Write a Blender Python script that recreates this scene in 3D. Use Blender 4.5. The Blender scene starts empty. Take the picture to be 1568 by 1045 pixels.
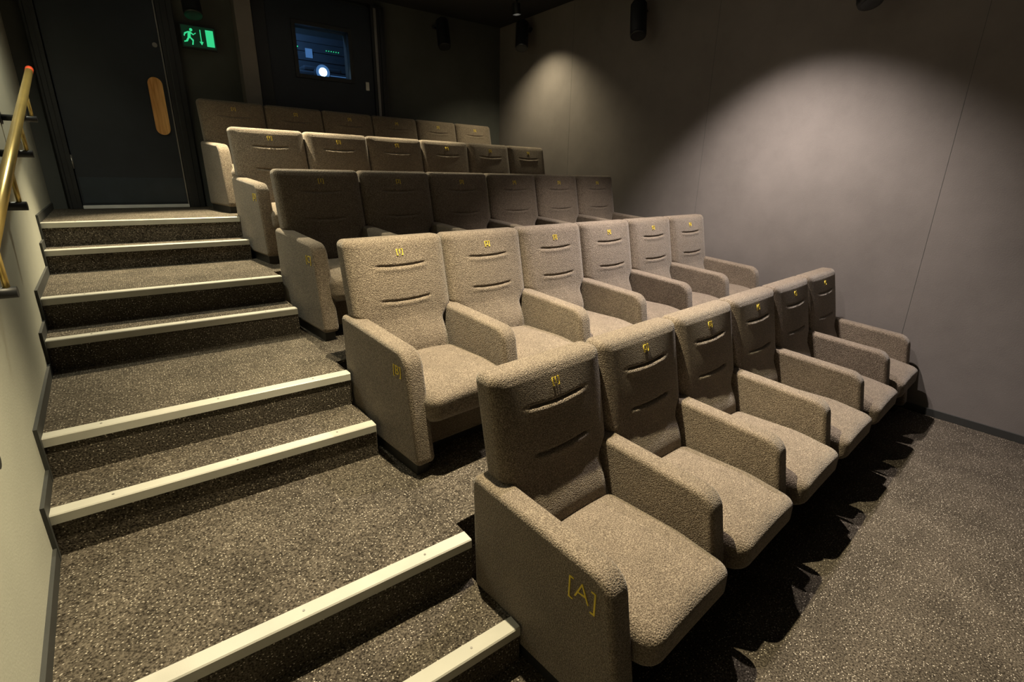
import bpy, bmesh, math
from mathutils import Vector, Matrix

D = bpy.data
scene = bpy.context.scene
COL = scene.collection

# ------------------------------------------------------------------ materials
def new_mat(name):
    m = D.materials.new(name); m.use_nodes = True
    nt = m.node_tree
    return m, nt, nt.nodes['Principled BSDF']

def N(nt, t, **kw):
    n = nt.nodes.new(t)
    for k, v in kw.items():
        setattr(n, k, v)
    return n

def ramp(nt, fac, stops):
    r = N(nt, 'ShaderNodeValToRGB')
    el = r.color_ramp.elements
    while len(el) > 1: el.remove(el[-1])
    el[0].position = stops[0][0]; el[0].color = (*stops[0][1], 1)
    for p, c in stops[1:]:
        e = el.new(p); e.color = (*c, 1)
    nt.links.new(fac, r.inputs[0])
    return r.outputs[0]

def simple(name, col, rough=.6, metal=0., spec=.5, bump=0., bscale=200., var=0.1):
    m, nt, b = new_mat(name)
    tc = N(nt, 'ShaderNodeTexCoord')
    no = N(nt, 'ShaderNodeTexNoise'); no.inputs['Scale'].default_value = 6
    no.inputs['Detail'].default_value = 4
    nt.links.new(tc.outputs['Object'], no.inputs['Vector'])
    c = ramp(nt, no.outputs[0], [(0.3, tuple(x*(1-var) for x in col)), (0.7, tuple(min(1, x*(1+var)) for x in col))])
    nt.links.new(c, b.inputs['Base Color'])
    b.inputs['Roughness'].default_value = rough
    b.inputs['Metallic'].default_value = metal
    b.inputs['Specular IOR Level'].default_value = spec
    if bump:
        n2 = N(nt, 'ShaderNodeTexNoise'); n2.inputs['Scale'].default_value = bscale
        nt.links.new(tc.outputs['Object'], n2.inputs['Vector'])
        bp = N(nt, 'ShaderNodeBump'); bp.inputs['Strength'].default_value = bump
        bp.inputs['Distance'].default_value = .002
        nt.links.new(n2.outputs[0], bp.inputs['Height'])
        nt.links.new(bp.outputs[0], b.inputs['Normal'])
    return m

def emis(name, col, s):
    m, nt, b = new_mat(name)
    b.inputs['Base Color'].default_value = (*[c*.3 for c in col], 1)
    b.inputs['Emission Color'].default_value = (*col, 1)
    b.inputs['Emission Strength'].default_value = s
    return m

def fabric():
    m, nt, b = new_mat('boucle_fabric')
    tc = N(nt, 'ShaderNodeTexCoord')
    n1 = N(nt, 'ShaderNodeTexNoise'); n1.inputs['Scale'].default_value = 230; n1.inputs['Detail'].default_value = 2
    n2 = N(nt, 'ShaderNodeTexNoise'); n2.inputs['Scale'].default_value = 7; n2.inputs['Detail'].default_value = 3
    v = N(nt, 'ShaderNodeTexVoronoi'); v.inputs['Scale'].default_value = 200
    for n in (n1, n2, v): nt.links.new(tc.outputs['Object'], n.inputs['Vector'])
    c1 = ramp(nt, n1.outputs[0], [(.33, (.095, .072, .050)), (.5, (.18, .143, .106)), (.66, (.32, .265, .20))])
    c2 = ramp(nt, n2.outputs[0], [(.3, (.80, .80, .80)), (.7, (1.0, 1.0, 1.0))])
    mx = N(nt, 'ShaderNodeMix', data_type='RGBA', blend_type='MULTIPLY'); mx.inputs[0].default_value = 1
    nt.links.new(c1, mx.inputs[6]); nt.links.new(c2, mx.inputs[7])
    nt.links.new(mx.outputs[2], b.inputs['Base Color'])
    b.inputs['Roughness'].default_value = .85
    b.inputs['Specular IOR Level'].default_value = .25
    b.inputs['Sheen Weight'].default_value = .25
    b.inputs['Sheen Roughness'].default_value = .45
    ad = N(nt, 'ShaderNodeMath', operation='SUBTRACT')
    nt.links.new(n1.outputs[0], ad.inputs[0]); nt.links.new(v.outputs['Distance'], ad.inputs[1])
    bp = N(nt, 'ShaderNodeBump'); bp.inputs['Strength'].default_value = .8; bp.inputs['Distance'].default_value = .0032
    nt.links.new(ad.outputs[0], bp.inputs['Height']); nt.links.new(bp.outputs[0], b.inputs['Normal'])
    return m

def carpet():
    m, nt, b = new_mat('speckled_carpet')
    tc = N(nt, 'ShaderNodeTexCoord')
    mp = N(nt, 'ShaderNodeMapping'); mp.inputs['Scale'].default_value = (1, 1.5, 1.2)
    nt.links.new(tc.outputs['Object'], mp.inputs[0])
    v = N(nt, 'ShaderNodeTexVoronoi'); v.inputs['Scale'].default_value = 98
    nt.links.new(mp.outputs[0], v.inputs['Vector'])
    sp = ramp(nt, v.outputs['Distance'], [(0.0, (1, 1, 1)), (.15, (1, 1, 1)), (.30, (0, 0, 0))])
    sx = N(nt, 'ShaderNodeSeparateColor'); nt.links.new(v.outputs['Color'], sx.inputs[0])
    gt = N(nt, 'ShaderNodeMath', operation='GREATER_THAN'); gt.inputs[1].default_value = .5
    nt.links.new(sx.outputs[0], gt.inputs[0])
    mu = N(nt, 'ShaderNodeMath', operation='MULTIPLY')
    nt.links.new(sp, mu.inputs[0]); nt.links.new(gt.outputs[0], mu.inputs[1])
    n1 = N(nt, 'ShaderNodeTexNoise'); n1.inputs['Scale'].default_value = 150; n1.inputs['Detail'].default_value = 3
    nt.links.new(tc.outputs['Object'], n1.inputs['Vector'])
    base = ramp(nt, n1.outputs[0], [(.35, (.022, .018, .014)), (.65, (.14, .12, .094))])
    n3 = N(nt, 'ShaderNodeTexNoise'); n3.inputs['Scale'].default_value = 5; n3.inputs['Detail'].default_value = 5
    nt.links.new(tc.outputs['Object'], n3.inputs['Vector'])
    c3 = ramp(nt, n3.outputs[0], [(.35, (.7, .7, .7)), (.65, (1.05, 1.05, 1.05))])
    m0 = N(nt, 'ShaderNodeMix', data_type='RGBA', blend_type='MULTIPLY'); m0.inputs[0].default_value = 1
    nt.links.new(base, m0.inputs[6]); nt.links.new(c3, m0.inputs[7])
    mx = N(nt, 'ShaderNodeMix', data_type='RGBA')
    nt.links.new(mu.outputs[0], mx.inputs[0]); nt.links.new(m0.outputs[2], mx.inputs[6])
    mx.inputs[7].default_value = (.52, .47, .39, 1)
    nt.links.new(mx.outputs[2], b.inputs['Base Color'])
    b.inputs['Roughness'].default_value = 1
    b.inputs['Specular IOR Level'].default_value = .1
    bp = N(nt, 'ShaderNodeBump'); bp.inputs['Strength'].default_value = .7; bp.inputs['Distance'].default_value = .004
    nt.links.new(n1.outputs[0], bp.inputs['Height']); nt.links.new(bp.outputs[0], b.inputs['Normal'])
    return m

def plaster(name, c, var=.12):
    m, nt, b = new_mat(name)
    tc = N(nt, 'ShaderNodeTexCoord')
    n1 = N(nt, 'ShaderNodeTexNoise'); n1.inputs['Scale'].default_value = 2.2; n1.inputs['Detail'].default_value = 7
    n1.inputs['Roughness'].default_value = .65
    n2 = N(nt, 'ShaderNodeTexNoise'); n2.inputs['Scale'].default_value = 130; n2.inputs['Detail'].default_value = 3
    for n in (n1, n2): nt.links.new(tc.outputs['Object'], n.inputs['Vector'])
    col = ramp(nt, n1.outputs[0], [(.3, tuple(x*(1-var) for x in c)), (.7, tuple(x*(1+var) for x in c))])
    nt.links.new(col, b.inputs['Base Color'])
    b.inputs['Roughness'].default_value = .75
    b.inputs['Specular IOR Level'].default_value = .25
    bp = N(nt, 'ShaderNodeBump'); bp.inputs['Strength'].default_value = .35; bp.inputs['Distance'].default_value = .002
    nt.links.new(n2.outputs[0], bp.inputs['Height']); nt.links.new(bp.outputs[0], b.inputs['Normal'])
    return m

def wood():
    m, nt, b = new_mat('push_plate_wood')
    tc = N(nt, 'ShaderNodeTexCoord')
    mp = N(nt, 'ShaderNodeMapping'); mp.inputs['Scale'].default_value = (25, 25, 2)
    n = N(nt, 'ShaderNodeTexNoise'); n.inputs['Scale'].default_value = 2; n.inputs['Detail'].default_value = 6
    nt.links.new(tc.outputs['Object'], mp.inputs[0]); nt.links.new(mp.outputs[0], n.inputs['Vector'])
    nt.links.new(ramp(nt, n.outputs[0], [(.3, (.65, .28, .06)), (.7, (1.0, .60, .22))]), b.inputs['Base Color'])
    b.inputs['Roughness'].default_value = .4
    return m

M_FAB = fabric(); M_CAR = carpet()
M_WR = plaster('wall_paint_taupe', (.178, .162, .153))
M_WL = plaster('wall_paint_light', (.40, .40, .335), .05)
M_WB = plaster('wall_paint_dark', (.08, .085, .08))
M_CEIL = simple('ceiling_black', (.012, .012, .013), .9)
M_BLACK = simple('black_satin', (.012, .013, .014), .45)
M_DOOR = simple('door_dark_blue', (.018, .024, .034), .36, bump=.1, bscale=60)
M_FRAME = simple('frame_black', (.02, .022, .024), .35)
M_EDGE = simple('frame_aluminium', (.30, .29, .27), .35, metal=.6)
M_NOSE = simple('nosing_strip', (.45, .44, .385), .38, bump=.1, bscale=300, var=.08)
M_BRASS = simple('brass', (.75, .55, .18), .3, metal=.75)
M_RED = simple('red_endcap', (.8, .08, .02), .5)
M_SKIRT = simple('skirting_dark', (.035, .036, .034), .6)
M_PLINTH = simple('plinth_dark', (.02, .02, .02), .5)
M_YEL = simple('label_yellow', (.78, .60, .06), .6)
M_WHITE = simple('white_plastic', (.7, .7, .68), .4)
M_GREEN = emis('sign_green', (.05, .9, .35), .7)
M_DGREEN = emis('sign_darkgreen', (.01, .12, .05), .10)
M_BLUE = emis('projector_glow', (.55, .8, 1.0), 7)
M_BLUE2 = emis('projector_panel', (.08, .22, .5), .7)
M_LED = emis('led_green', (.05, 1, .4), 1)
M_LAMP = emis('lamp_lens', (1, .9, .75), 12)
M_PROJ = simple('projector_body', (.10, .12, .14), .5)
M_WOOD = wood()
m, nt, b = new_mat('glass'); b.inputs['Transmission Weight'].default_value = 1
b.inputs['Roughness'].default_value = 0; b.inputs['IOR'].default_value = 1.1
M_GLASS = m

# ------------------------------------------------------------------ mesh utils
def finish(bm, name, mats, smooth=False, parent=None, mat_world=None):
    me = D.meshes.new(name)
    bmesh.ops.recalc_face_normals(bm, faces=bm.faces)
    bm.to_mesh(me); bm.free()
    for mm in mats: me.materials.append(mm)
    if smooth:
        for p in me.polygons: p.use_smooth = True
    o = D.objects.new(name, me); COL.objects.link(o)
    if parent: o.parent = parent
    if mat_world is not None: o.matrix_world = mat_world
    return o

def box(bm, x0, x1, y0, y1, z0, z1, mi=0, bev=0.):
    g = bmesh.ops.create_cube(bm, size=1)
    vs = g['verts']
    for v in vs:
        v.co = Vector((x0+(v.co.x+.5)*(x1-x0), y0+(v.co.y+.5)*(y1-y0), z0+(v.co.z+.5)*(z1-z0)))
    fs = set(f for v in vs for f in v.link_faces)
    for f in fs: f.material_index = mi
    if bev:
        es = list(set(e for v in vs for e in v.link_edges))
        r = bmesh.ops.bevel(bm, geom=es, offset=bev, segments=2, affect='EDGES', profile=.5)
        for f in r['faces']: f.material_index = mi

def prism(bm, pts, z0, z1, mi=0):
    lo = [bm.verts.new((x, y, z0)) for x, y in pts]
    hi = [bm.verts.new((x, y, z1)) for x, y in pts]
    n = len(pts)
    fs = [bm.faces.new(lo[::-1]), bm.faces.new(hi)]
    for i in range(n):
        fs.append(bm.faces.new((lo[i], lo[(i+1) % n], hi[(i+1) % n], hi[i])))
    for f in fs: f.material_index = mi

def cyl(bm, p0, p1, r0, r1=None, seg=24, mi=0, cap=True):
    r1 = r0 if r1 is None else r1
    p0 = Vector(p0); p1 = Vector(p1); d = (p1-p0).normalized()
    a = d.orthogonal().normalized(); c = d.cross(a)
    A = []; B = []
    for i in range(seg):
        t = 2*math.pi*i/seg; o = a*math.cos(t)+c*math.sin(t)
        A.append(bm.verts.new(p0+o*r0)); B.append(bm.verts.new(p1+o*r1))
    fs = []
    for i in range(seg):
        f = bm.faces.new((A[i], A[(i+1) % seg], B[(i+1) % seg], B[i])); f.smooth = True; fs.append(f)
    if cap:
        fs.append(bm.faces.new(A[::-1])); fs.append(bm.faces.new(B))
    for f in fs: f.material_index = mi

def axis_samples(h, r, n, m=4):
    s = [-h + r*i/m for i in range(m)]
    s += [-h+r + (2*h-2*r)*i/n for i in range(n+1)]
    s += [h-r + r*i/m for i in range(1, m+1)]
    return s

def rbox(bm, h, r, n, fn, mi=0, m=4):
    """rounded box, half sizes h, radius r, n interior cuts per axis, fn maps point"""
    S = [axis_samples(h[i], r, n[i], m) for i in range(3)]
    cache = {}
    def V(i, j, k):
        key = (i, j, k)
        if key not in cache:
            p = Vector((S[0][i], S[1][j], S[2][k]))
            q = Vector([max(-(h[a]-r), min(h[a]-r, p[a])) for a in range(3)])
            d = p-q
            if d.length > 1e-9:
                p = q + d.normalized()*r
            cache[key] = bm.verts.new(fn(p))
        return cache[key]
    L = [len(s)-1 for s in S]
    def quad(a, b_, c, d):
        f = bm.faces.new((a, b_, c, d)); f.smooth = True; f.material_index = mi
    for i in range(L[0]):
        for j in range(L[1]):
            quad(V(i, j, 0), V(i, j+1, 0), V(i+1, j+1, 0), V(i+1, j, 0))
            quad(V(i, j, L[2]), V(i+1, j, L[2]), V(i+1, j+1, L[2]), V(i, j+1, L[2]))
    for i in range(L[0]):
        for k in range(L[2]):
            quad(V(i, 0, k), V(i+1, 0, k), V(i+1, 0, k+1), V(i, 0, k+1))
            quad(V(i, L[1], k), V(i, L[1], k+1), V(i+1, L[1], k+1), V(i+1, L[1], k))
    for j in range(L[1]):
        for k in range(L[2]):
            quad(V(0, j, k), V(0, j, k+1), V(0, j+1, k+1), V(0, j+1, k))
            quad(V(L[0], j, k), V(L[0], j+1, k), V(L[0], j+1, k+1), V(L[0], j, k+1))

def round_poly(pts, seg=7):
    """pts: (y,z,r)"""
    out = []; n = len(pts)
    for i in range(n):
        p = Vector(pts[i][:2]); a = Vector(pts[i-1][:2]); c = Vector(pts[(i+1) % n][:2]); r = pts[i][2]
        if r <= 0: out.append(p); continue
        d1 = (a-p).normalized(); d2 = (c-p).normalized()
        ang = d1.angle(d2); t = r/math.tan(ang/2)
        t = min(t, (a-p).length*.48, (c-p).length*.48); r = t*math.tan(ang/2)
        cen = p + (d1+d2).normalized()*(r/math.sin(ang/2))
        s = p+d1*t-cen; e = p+d2*t-cen
        a0 = math.atan2(s.y, s.x); a1 = math.atan2(e.y, e.x)
        da = (a1-a0+math.pi) % (2*math.pi)-math.pi
        for k in range(seg+1):
            th = a0+da*k/seg
            out.append(cen+Vector((math.cos(th), math.sin(th)))*r)
    return out

def panel(bm, poly, xc, w, r, mi=0, seg=5):
    """rounded-edge slab from yz outline, centred xc width w"""
    n = len(poly)
    area = sum(poly[i].x*poly[(i+1) % n].y-poly[(i+1) % n].x*poly[i].y for i in range(n))
    sgn = 1 if area > 0 else -1
    nor = []
    for i in range(n):
        d = (poly[(i+1) % n]-poly[i-1])
        nor.append(Vector((d.y, -d.x)).normalized()*sgn)
    layers = []
    hw = w/2
    for k in range(seg+1):
        a = math.pi/2*(1-k/seg)
        layers.append((-(hw-r+r*math.sin(a)), r*(1-math.cos(a))))
    layers += [(-x, i) for x, i in layers[::-1]]
    rings = []
    for x, ins in layers:
        rings.append([bm.verts.new((xc+x, poly[i].x-nor[i].x*ins, poly[i].y-nor[i].y*ins)) for i in range(n)])
    for a, b_ in zip(rings[:-1], rings[1:]):
        for i in range(n):
            f = bm.faces.new((a[i], a[(i+1) % n], b_[(i+1) % n], b_[i])); f.smooth = True; f.material_index = mi
    for rg in (rings[0], rings[-1]):
        f = bm.faces.new(rg); f.material_index = mi

def sstep(a, b_, x):
    t = max(0, min(1, (x-a)/(b_-a))); return t*t*(3-2*t)

# ------------------------------------------------------------------ layout constants
TH = math.radians(5.5)
P = .572
CAMZ = 1.60
LV = [0, .155, .33, .49, .655, .81, .965, 1.11, 1.265]
NY = [None, 1.02, 1.30, 2.055, 2.34, 3.18, 3.46, 4.33, 4.57]
def xl(y): return -.335-.036*y
def xe(y): return .775-.022*(y-1.0)
XR = 4.40; YB = 6.25; YF = -2.6; ZC = 3.49
ROWS = [('A', .845, 1.235, 0), ('B', .775, 2.37, 2), ('C', .755, 3.50, 4), ('D', .715, 4.60, 6), ('E', .66, 5.66, 8)]

# ------------------------------------------------------------------ seats
RT = math.tan(math.radians(11))
def fy(z):
    """front surface y of backrest by height"""
    base = -(.97-z)*RT
    return base - .035*sstep(.60, .43, z) 
BT = .115
def back_fn(p):
    x = p.x; z = .665+p.z
    ws = 1 - (1-.43/.56)*sstep(.62, .53, z)
    x2 = x*ws
    y = fy(z) + BT/2 + p.y
    if p.y < 0:
        fr = min(1, -p.y/(BT/2))
        ax = abs(x)/.14
        edge = 1-sstep(.85, 1.1, ax)
        for zc in (.835, .665):
            zz = z-(zc+.008*ax*ax)
            y += fr*edge*.011*math.exp(-(zz/.0048)**2)
            y -= fr*edge*.004*math.exp(-((zz+.016)/.012)**2)
        # soft pillow
        y -= fr*.016*(1-(x/.28)**2)*math.sin(max(0, min(1, (z-.38)/.58))*math.pi)
        y += fr*.008*sstep(.22, .28, abs(x))
        # piping seam just inside the edge
        if z > .62:
            e = min(.281-abs(x), .975-z)
            y += fr*.003*math.exp(-((e-.030)/.004)**2)
    return Vector((x2+P/2, y, z))
def cush_fn(p):
    x = p.x; y = p.y-.385; z = .305+p.z
    t = max(0, min(1, (p.z/.098+1)/2))
    z += t*.016*(1-(x/.24)**2)
    z -= t*.03*sstep(-.42, -.66, y)
    z += (1-t)*.045*sstep(-.48, -.66, y)
    return Vector((x+P/2, y, z))

END = round_poly([(.06, .615, .03), (-.545, .565, .085), (-.625, .055, .03), (.045, .055, .02)])
MID = round_poly([(.03, .61, .03), (-.54, .565, .08), (-.585, .30, .06), (-.55, .17, .05), (-.49, 0.0, .015),
                  (-.415, 0.0, .01), (-.38, .16, .05), (.02, .22, .03)])
AW = .09
def seat_mesh(kind, ex=.026):
    bm = bmesh.new()
    rbox(bm, (.281, BT/2, .31), .034, (34, 2, 110), back_fn)
    rbox(bm, (.238, .265, .098), .055, (10, 12, 4), cush_fn)
    # upholstered base under the cushion
    box(bm, .045, P-.045, -.47, -.10, .05, .26, 0, .015)
    box(bm, .07, P-.07, -.43, -.12, 0, .05, 1)
    if kind == 'first':
        panel(bm, END, ex, AW, .02)
        box(bm, ex-.03, ex+.03, -.58, .03, 0, .06, 1)
    else:
        panel(bm, MID, 0, AW, .02)
        box(bm, -.02, .02, -.30, -.02, 0, .225, 1)
    if kind == 'last':
        panel(bm, END, P-.026, AW, .02)
        box(bm, P-.055, P+.005, -.58, .03, 0, .06, 1)
    bmesh.ops.recalc_face_normals(bm, faces=bm.faces)
    me = D.meshes.new('cinema_seat_'+kind); bm.to_mesh(me); bm.free()
    me.materials.append(M_FAB); me.materials.append(M_PLINTH)
    return me
SM = {k: seat_mesh(k) for k in ('first', 'mid', 'last')}
SM['firstA'] = seat_mesh('first', .002)

def text_mesh(txt, size, off=0.):
    cu = D.curves.new('t', 'FONT'); cu.body = txt; cu.size = size; cu.align_x = 'CENTER'; cu.align_y = 'CENTER'
    cu.extrude = .0012; cu.resolution_u = 3; cu.offset = off
    o = D.objects.new('t', cu); COL.objects.link(o)
    bpy.context.view_layer.update()
    me = D.meshes.new_from_object(o.evaluated_get(bpy.context.evaluated_depsgraph_get()))
    D.objects.remove(o)
    me.materials.clear(); me.materials.append(M_YEL)
    return me
NUM = [text_mesh('[%d]' % (i+1), .036) for i in range(6)]

for L, rx, ry, lv in ROWS:
    for k in range(6):
        kind = 'first' if k == 0 else ('last' if k == 5 else 'mid')
        if L == 'A' and k == 0: kind = 'firstA'
        ex = .002 if L == 'A' else .026
        o = D.objects.new('cinema_seat', SM[kind]); COL.objects.link(o)
        o.matrix_world = Matrix.Translation((rx+math.cos(TH)*P*k, ry+math.sin(TH)*P*k, LV[lv])) @ Matrix.Rotation(TH, 4, 'Z')
        t = D.objects.new('seat_number_label', NUM[k]); COL.objects.link(t); t.parent = o
        zl = .905
        t.matrix_local = Matrix.Translation((P/2, fy(zl)-.0068, zl)) @ Matrix.Rotation(math.radians(74.3), 4, 'X')
        if k == 0 and L != 'E':
            r = D.objects.new('row_letter_label', text_mesh('[%s]' % L, .088 if L == 'A' else .06, -.0015 if L == 'A' else -.0006)); COL.objects.link(r); r.parent = o
            r.matrix_local = Matrix.Translation((ex-AW/2-.001, -.455 if L == 'A' else -.48, .475)) @ Matrix.Rotation(-math.pi/2, 4, 'Z') @ Matrix.Rotation(math.pi/2, 4, 'X')

# ------------------------------------------------------------------ floor, tiers, stairs
bm = bmesh.new(); box(bm, -1, XR+.2, YF-.2, 8, -.12, 0); finish(bm, 'floor', [M_CAR])

bm = bmesh.new()
for n in range(1, 9):
    y0 = NY[n]; y1 = NY[n+1] if n < 8 else YB
    ee = (.80, .795) if n == 2 else ((.815, .80) if n == 1 else (xe(y0), xe(y1)))
    prism(bm, [(xl(y0), y0), (ee[0], y0), (ee[1], y1), (xl(y1), y1)], 0, LV[n])
finish(bm, 'floor_aisle_stairs', [M_CAR])

def row_line(rx, ry, off, x):
    bx = rx-math.sin(TH)*off; by = ry+math.cos(TH)*off
    return by+(x-bx)*math.tan(TH)
bm = bmesh.new()
for i in range(1, 5):
    _, ax, ay, _ = ROWS[i-1]; _, cx, cy, lv = ROWS[i]
    f0 = lambda x: row_line(ax, ay, .18, x)
    f1 = (lambda x: row_line(cx, cy, .18, x)) if i < 4 else (lambda x: YB)
    ya = f0(xe(ay)); yb = f1(xe(cy))
    xa = .80 if i == 1 else xe(ya)
    if i == 1:
        prism(bm, [(.80, ya), (XR, f0(XR)), (XR, f1(XR)), (xe(yb)+.001, yb), (xe(2.055)+.001, 2.055), (.796, 2.054)], 0, LV[lv])
    else:
        prism(bm, [(xa+.001, ya), (XR, f0(XR)), (XR, f1(XR)), (xe(yb)+.001, yb)], 0, LV[lv])
finish(bm, 'floor_seating_tiers', [M_CAR])

for n in range(1, 9):
    y0 = NY[n]; bm = bmesh.new()
    x0 = xl(y0)+.012; x1 = {1: .815, 2: .80}.get(n, xe(y0))-.002
    prof = [(y0-.006, LV[n]-.032), (y0-.006, LV[n]+.001), (y0-.002, LV[n]+.005), (y0+.048, LV[n]+.005), (y0+.048, LV[n]-.001), (y0+.001, LV[n]-.001), (y0+.001, LV[n]-.032)]
    a = [bm.verts.new((x0, y, z)) for y, z in prof]; c = [bm.verts.new((x1, y, z)) for y, z in prof]
    bm.faces.new(a); bm.faces.new(c[::-1])
    for i in range(len(prof)):
        bm.faces.new((a[i], c[i], c[(i+1) % len(prof)], a[(i+1) % len(prof)]))
    for k in range(3):
        xs = x0+(x1-x0)*(.15+.35*k)
        cyl(bm, (xs, y0+.024, LV[n]+.004), (xs, y0+.024, LV[n]+.0065), .004, seg=10, mi=1)
    finish(bm, 'trim_%d' % n, [M_NOSE, M_EDGE])

# ------------------------------------------------------------------ walls
bm = bmesh.new()
prism(bm, [(xl(YF), YF), (xl(YB), YB), (xl(YB)-.15, YB), (xl(YF)-.15, YF)], 0, ZC); finish(bm, 'wall_left', [M_WL])
bm = bmesh.new(); box(bm, XR, XR+.15, YF, YB+.1, 0, ZC); finish(bm, 'wall_right', [M_WR])
bm = bmesh.new(); box(bm, -1, XR+.15, YF-.15, YF, 0, ZC); finish(bm, 'wall_front', [M_WB])
WX0, WX1, WZ0, WZ1 = 1.73, 2.29, 2.63, 3.10
bm = bmesh.new()
for a in ((xl(YB)-.15, WX0, 0, ZC), (WX1, XR, 0, ZC), (WX0, WX1, 0, WZ0), (WX0, WX1, WZ1, ZC)):
    box(bm, a[0], a[1], YB, YB+.1, a[2], a[3])
finish(bm, 'wall_back', [M_WB])
bm = bmesh.new(); box(bm, -1, XR+.2, YF-.15, YB+1.3, ZC, ZC+.1); finish(bm, 'ceiling', [M_CEIL])

for i, y in enumerate((-.75, 1.10, 2.95, 4.80)):
    bm = bmesh.new(); box(bm, XR-.0008, XR, y-.0012, y+.0012, .07, ZC); finish(bm, 'trim_%d' % (9+i), [M_WB])
bm = bmesh.new(); box(bm, XR-.012, XR, YF, 1.7, 0, .055, 0, .002)
finish(bm, 'baseboard_right', [M_SKIRT])
bm = bmesh.new()
ys = [YF]+[NY[n] for n in range(1, 9)]+[YB]
for n in range(9):
    y0, y1 = ys[n], ys[n+1]
    ya = y0-.035 if n else y0
    zb = LV[n-1] if n else 0
    prism(bm, [(xl(ya), ya), (xl(ya)+.012, ya), (xl(y1)+.012, y1-.0351 if n < 8 else y1), (xl(y1), y1-.0351 if n < 8 else y1)], LV[n], LV[n]+.055)
    if n:
        prism(bm, [(xl(ya), ya), (xl(ya)+.012, ya), (xl(y0)+.012, y0-.0065), (xl(y0), y0-.0065)], zb, LV[n])
finish(bm, 'baseboard_left', [M_SKIRT])

bm = bmesh.new(); box(bm, 1.15, 1.30, 6.08, YB, LV[8], ZC, 0, .004); finish(bm, 'trim_13', [M_WR])
bm = bmesh.new(); box(bm, 3.75, XR, 3.2, 4.2, ZC-.12, ZC, 0, .004); finish(bm, 'trim_14', [M_CEIL])

# ------------------------------------------------------------------ door 1 (exit)
z8 = LV[8]
bm = bmesh.new()
box(bm, -.335, .503, 6.195, 6.235, z8+.03, z8+2.1, 0, .003)
box(bm, -.32, .49, 6.19, 6.196, z8+.05, z8+.28, 5)               # kick plate
box(bm, -.335, .503, 6.17, 6.24, z8, z8+.03, 2, .003)           # threshold
for a, c in ((-.43, -.34), (.508, .64)):
    box(bm, a, c, 6.16, 6.25, z8, z8+2.19, 1, .004)
    box(bm, a+.02 if a < 0 else a+.035, c-.03 if a < 0 else c-.045, 6.15, 6.165, z8, z8+2.17, 1, .006)
box(bm, -.43, .64, 6.16, 6.25, z8+2.105, z8+2.19, 1, .004)
box(bm, .494, .504, 6.186, 6.2, z8+.03, z8+2.1, 3)
for hz in (.35, 1.75):
    cyl(bm, (-.338, 6.185, z8+hz), (-.338, 6.185, z8+hz+.12), .011, mi=3)
cyl(bm, (.455, 6.198, z8+1.45), (.455, 6.18, z8+1.45), .02, mi=3)
pts = []
cx, w2, h2 = .40, .058, .25
cz = 2.19
for k in range(13):
    t = math.pi*k/12; pts.append((cx+w2*math.cos(t), cz+(h2-w2)+w2*math.sin(t)))
for k in range(13):
    t = math.pi+math.pi*k/12; pts.append((cx+w2*math.cos(t), cz-(h2-w2)+w2*math.sin(t)))
a = [bm.verts.new((x, 6.168, z)) for x, z in pts]; c = [bm.verts.new((x, 6.196, z)) for x, z in pts]
fs = [bm.faces.new(a), bm.faces.new(c[::-1])]
for i in range(len(pts)): fs.append(bm.faces.new((a[i], c[i], c[(i+1) % len(pts)], a[(i+1) % len(pts)])))
for f in fs: f.material_index = 4
finish(bm, 'door_1', [M_DOOR, M_FRAME, M_WHITE, M_EDGE, M_WOOD, simple('kick_plate_steel', (.05, .065, .085), .3, metal=.5)])

# ------------------------------------------------------------------ door 2 (projection booth)
bm = bmesh.new()
X0, X1 = 1.45, 2.56
zt = z8+2.12
for a in ((X0, WX0, z8, zt), (WX1, X1, z8, zt), (WX0, WX1, z8, WZ0), (WX0, WX1, WZ1, zt)):
    box(bm, a[0], a[1], 6.20, YB, a[2], a[3], 0)
for a in ((WX0-.04, WX0, WZ0-.04, WZ1+.04), (WX1, WX1+.04, WZ0-.04, WZ1+.04), (WX0, WX1, WZ0-.04, WZ0), (WX0, WX1, WZ1, WZ1+.04)):
    box(bm, a[0], a[1], 6.185, 6.205, a[2], a[3], 1, .003)
for a in ((X0-.13, X0-.004), (X1+.004, X1+.16)):
    box(bm, a[0], a[1], 6.17, YB, z8, zt+.03, 1, .004)
box(bm, X1+.03, X1+.06, 6.155, 6.172, z8, zt, 2, .003)
box(bm, X1+.10, X1+.13, 6.155, 6.172, z8, zt, 1, .003)
box(bm, X0-.04, X1+.04, 6.17, YB, zt+.03, zt+.10, 1)
box(bm, X1-.10, X1-.06, 6.185, 6.2, z8+1.27, z8+1.36, 3, .004)
finish(bm, 'door_2', [M_DOOR, M_FRAME, M_EDGE, M_WHITE])
bm = bmesh.new(); box(bm, WX0, WX1, 6.252, 6.258, WZ0, WZ1); finish(bm, 'window_1', [M_GLASS])
# booth shell: back, sides and floor of the projection room behind the wall
bm = bmesh.new()
box(bm, 1.2, 2.9, 7.25, 7.35, 1.9, ZC); box(bm, 1.1, 1.2, YB+.1, 7.35, 1.9, ZC); box(bm, 2.9, 3.0, YB+.1, 7.35, 1.9, ZC)
box(bm, 1.1, 3.0, YB+.1, 7.35, 1.8, 1.9)
finish(bm, 'projection_booth_shell', [M_WB])
bm = bmesh.new()
box(bm, 1.80, 2.45, 6.60, 7.0, 2.44, 2.74, 0, .02)
box(bm, 1.90, 2.35, 6.64, 6.95, 2.74, 2.80, 0, .02)
cyl(bm, (2.07, 6.60, 2.72), (2.07, 6.48, 2.72), .070, .085, mi=0)
cyl(bm, (2.07, 6.475, 2.72), (2.07, 6.47, 2.72), .045, mi=1)
cyl(bm, (2.07, 6.479, 2.72), (2.07, 6.476, 2.72), .078, mi=2)
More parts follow.
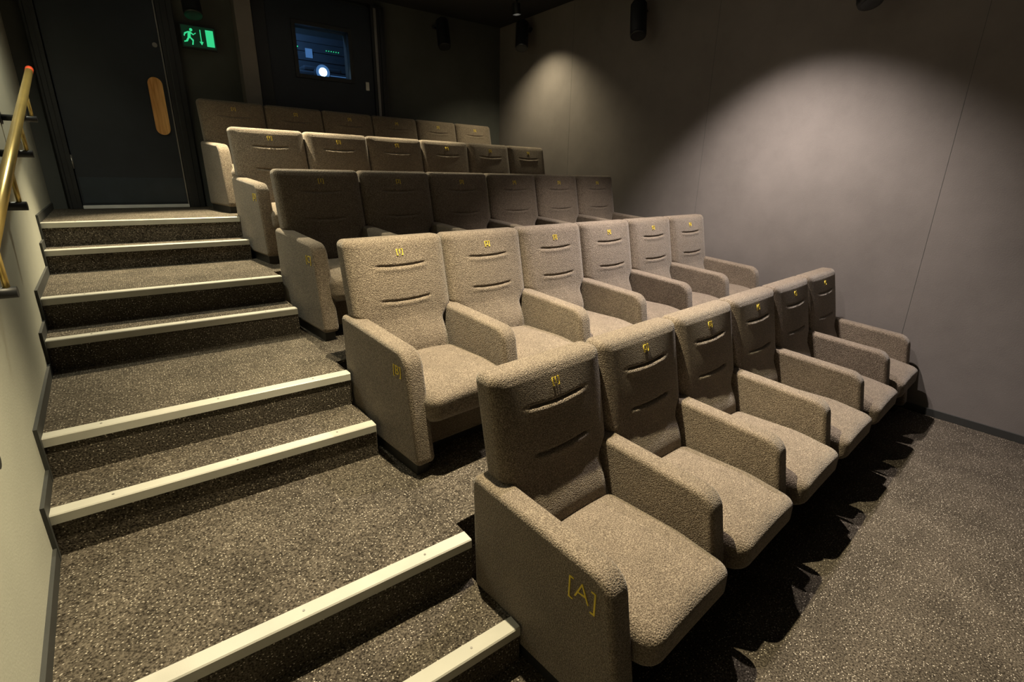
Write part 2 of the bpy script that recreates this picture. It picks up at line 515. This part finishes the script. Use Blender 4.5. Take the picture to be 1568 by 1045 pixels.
for k in range(7): box(bm, 2.19, 2.38, 6.596, 6.602, 2.60+.018*k, 2.607+.018*k, 2)
cyl(bm, (1.88, 6.60, 2.66), (1.88, 6.585, 2.66), .035, mi=2)
box(bm, 2.0, 2.3, 6.7, 6.95, 1.9, 2.44, 0)
pj = finish(bm, 'film_projector', [M_PROJ, M_BLUE, M_BLUE2])
bm = bmesh.new()
box(bm, 1.72, 2.62, 7.02, 7.249, 1.9, 3.2, 0, .01)
for z in (2.82, 2.92, 3.02, 3.12): box(bm, 1.74, 2.60, 7.008, 7.022, z, z+.07, 0, .004)
box(bm, 2.05, 2.13, 7.0, 7.01, 2.95, 3.05, 1)
for k in range(6): box(bm, 1.78+.035*k, 1.792+.035*k, 7.0, 7.01, 2.85+.1*(k % 3), 2.862+.1*(k % 3), 2)
for k in range(6): box(bm, 2.3+.03*k, 2.308+.03*k, 7.0, 7.01, 3.05, 3.058, 2)
finish(bm, 'booth_equipment_rack', [M_PROJ, M_BLUE2, M_LED])
l = D.lights.new('booth_fill_light', 'POINT'); l.energy = 12; l.color = (.22, .5, 1); l.shadow_soft_size = .05  # added blue fill, not an actual lamp, brightens the booth equipment
lo = D.objects.new('booth_fill_light', l); COL.objects.link(lo); lo.location = (1.55, 6.45, 3.3)

# ------------------------------------------------------------------ exit sign
def poly_y(bm, pts, y, mi):
    f = bm.faces.new([bm.verts.new((x, y, z)) for x, z in pts]); f.material_index = mi
bm = bmesh.new()
sx, sz = .672, 2.72
box(bm, sx, sx+.292, 6.13, 6.17, sz, sz+.20, 0, .004)
box(bm, sx+.12, sx+.16, 6.17, YB, sz+.13, sz+.17, 0)
box(bm, sx+.01, sx+.282, 6.127, 6.130, sz+.012, sz+.188, 1)
yy = 6.1255
def q(x, z): return (sx+x, sz+z)
box(bm, sx+.205, sx+.27, 6.1245, 6.127, sz+.03, sz+.17, 2)
box(bm, sx+.158, sx+.166, 6.1245, 6.127, sz+.06, sz+.165, 2)
poly_y(bm, [q(.145, .065), q(.179, .065), q(.162, .035)], yy, 2)
cyl(bm, (sx+.088, 6.127, sz+.155), (sx+.088, 6.1245, sz+.155), .013, mi=2, seg=12)
for P4 in ([(.06, .14), (.085, .142), (.078, .09), (.052, .09)], [(.03, .125), (.06, .14), (.058, .128), (.036, .112)],
           [(.036, .112), (.03, .125), (.022, .10), (.03, .094)], [(.08, .14), (.108, .118), (.102, .11), (.078, .126)],
           [(.108, .118), (.125, .128), (.122, .136), (.104, .122)],
           [(.055, .092), (.072, .092), (.048, .052), (.035, .06)], [(.035, .06), (.048, .052), (.02, .045), (.02, .056)],
           [(.062, .094), (.08, .092), (.10, .072), (.088, .062)], [(.088, .062), (.10, .072), (.092, .03), (.08, .03)]):
    poly_y(bm, [q(*p) for p in P4], yy, 2)
finish(bm, 'exit_sign', [M_BLACK, M_DGREEN, M_GREEN])

# ------------------------------------------------------------------ handrail
bm = bmesh.new()
def rp(y): return Vector((-.285-.015*y, y, 2.21+(y-4.71)*.286))
cyl(bm, rp(.9), rp(4.64), .019, mi=0)
cyl(bm, rp(4.64), rp(4.72), .0205, mi=2)
for y in (4.05, 3.35, 2.65, 1.95, 1.25):
    p = rp(y)
    cyl(bm, p+Vector((0, 0, -.015)), p+Vector((0, 0, -.15)), .008, mi=0, seg=12)
    cyl(bm, p+Vector((0.02, 0, -.15)), Vector((xl(y)+.002, y, p.z-.15)), .016, mi=1, seg=16)
    cyl(bm, (xl(y)+.008, y, p.z-.15), (xl(y), y, p.z-.15), .035, mi=1)
finish(bm, 'handrail', [M_BRASS, M_BLACK, M_RED])

# ------------------------------------------------------------------ speakers
def speaker(base, aim, mount, s=1.25):
    bm = bmesh.new()
    b0 = Vector(base); d = Vector(aim).normalized(); r = .062*s; L = .27*s
    p = b0-d*L/2
    cyl(bm, p, p+d*.03, r*.75, r, mi=0, cap=True)
    cyl(bm, p+d*.03, p+d*(L-.02), r, r, mi=0, cap=False)
    cyl(bm, p+d*(L-.02), p+d*L, r, r*.92, mi=0)
    cyl(bm, p+d*(L+.0005), p+d*(L+.002), r*.7, mi=1)
    cyl(bm, b0, Vector(mount), .011, seg=12, mi=0)
    m0 = Vector(mount)
    cyl(bm, m0-(m0-b0).normalized()*.01, m0, .035, seg=20, mi=0)
    finish(bm, 'wall_speaker', [M_BLACK, M_FRAME])
speaker((4.22, 3.70, 3.05), (-.25, -.3, -1), (XR, 3.78, 3.15))
speaker((4.20, 5.50, 3.24), (-.25, -.3, -1), (XR, 5.58, 3.34))
speaker((3.42, 6.05, 3.24), (-.1, -.35, -1), (3.42, YB, 3.34))
speaker((4.20, 1.72, 2.88), (-.25, -.3, -1), (XR, 1.8, 2.98))
speaker((.78, 6.02, 3.12), (0, -.35, -1), (.78, YB, 3.22))

# ------------------------------------------------------------------ downlights
def downlight(x, y, power, col, cone=130, blend=.6, aim=(0, 0, -1), r=.02):
    z = ZC
    d = Vector(aim).normalized(); p = Vector((x, y, z-.12))
    bm = bmesh.new()
    cyl(bm, (x, y, z), (x, y, z-.02), .05, mi=0)
    cyl(bm, (x, y, z-.02), (x, y, z-.06), .01, mi=0, seg=12)
    cyl(bm, p-d*.06, p+d*.045, .042, .045, mi=0, cap=False)
    cyl(bm, p-d*.061, p-d*.06, .042, mi=0)
    cyl(bm, p-d*.002, p+d*.0, .04, mi=1)
    o = finish(bm, 'ceiling_spotlight', [M_BLACK, M_LAMP])
    l = D.lights.new('lamp', 'SPOT'); l.energy = power; l.color = col
    l.spot_size = math.radians(cone); l.spot_blend = blend; l.shadow_soft_size = r
    lo = D.objects.new('lamp', l); COL.objects.link(lo); lo.parent = o
    lo.matrix_world = Matrix.Translation(p+d*.05) @ d.to_track_quat('-Z', 'Y').to_matrix().to_4x4()
WARM = (1, .85, .55); NEU = (1, .87, .78)
FWD = (0, -.2, -1)
downlight(.95, 1.80, 740, WARM, 88, .7, FWD)
downlight(2.2, 1.95, 250, NEU, 92, .7, FWD)
downlight(3.30, 2.15, 540, NEU, 98, .75, (0.1, -.05, -1), .03)
downlight(.80, 5.02, 850, WARM, 70, .6, (-.05, -.25, -1))
downlight(2.1, 5.16, 420, WARM, 70, .6, (0, -.25, -1))
downlight(3.85, 5.15, 110, WARM, 116, .9, (.1, 0, -1))
downlight(.10, 4.05, 100, (.98, .95, .72), 150, .9, (-.3, -.1, -1))
# added black panel with weak area fill, lifts ambient level; no real fixture
bm = bmesh.new(); box(bm, .4, 3.8, .3, 4.6, ZC-.012, ZC, 0); hp = finish(bm, 'ceiling_fill_panel', [M_CEIL])
l = D.lights.new('ambient_fill', 'AREA'); l.shape = 'RECTANGLE'; l.size = 3.4; l.size_y = 4.3; l.energy = 6.5; l.color = (1, .88, .72)
lo = D.objects.new('ambient_fill', l); COL.objects.link(lo); lo.location = (2.1, 2.45, ZC-.02); lo.parent = hp

w = D.worlds.new('World'); scene.world = w; w.use_nodes = True
w.node_tree.nodes['Background'].inputs[0].default_value = (.02, .02, .02, 1)
scene.view_settings.view_transform = 'Standard'

# ------------------------------------------------------------------ camera
cam = D.cameras.new('Camera'); co = D.objects.new('Camera', cam); COL.objects.link(co)
cam.sensor_width = 36; cam.lens = 765/1568*36; cam.clip_start = .01
f = Vector((.5698, .7610, -.3118)).normalized()
r = Vector((.8029, -.5949, .0143)); r = (r-f*r.dot(f)).normalized()
u = r.cross(f)
mw = Matrix((( r.x, u.x, -f.x, 0), (r.y, u.y, -f.y, 0), (r.z, u.z, -f.z, CAMZ), (0, 0, 0, 1)))
co.matrix_world = mw
scene.camera = co
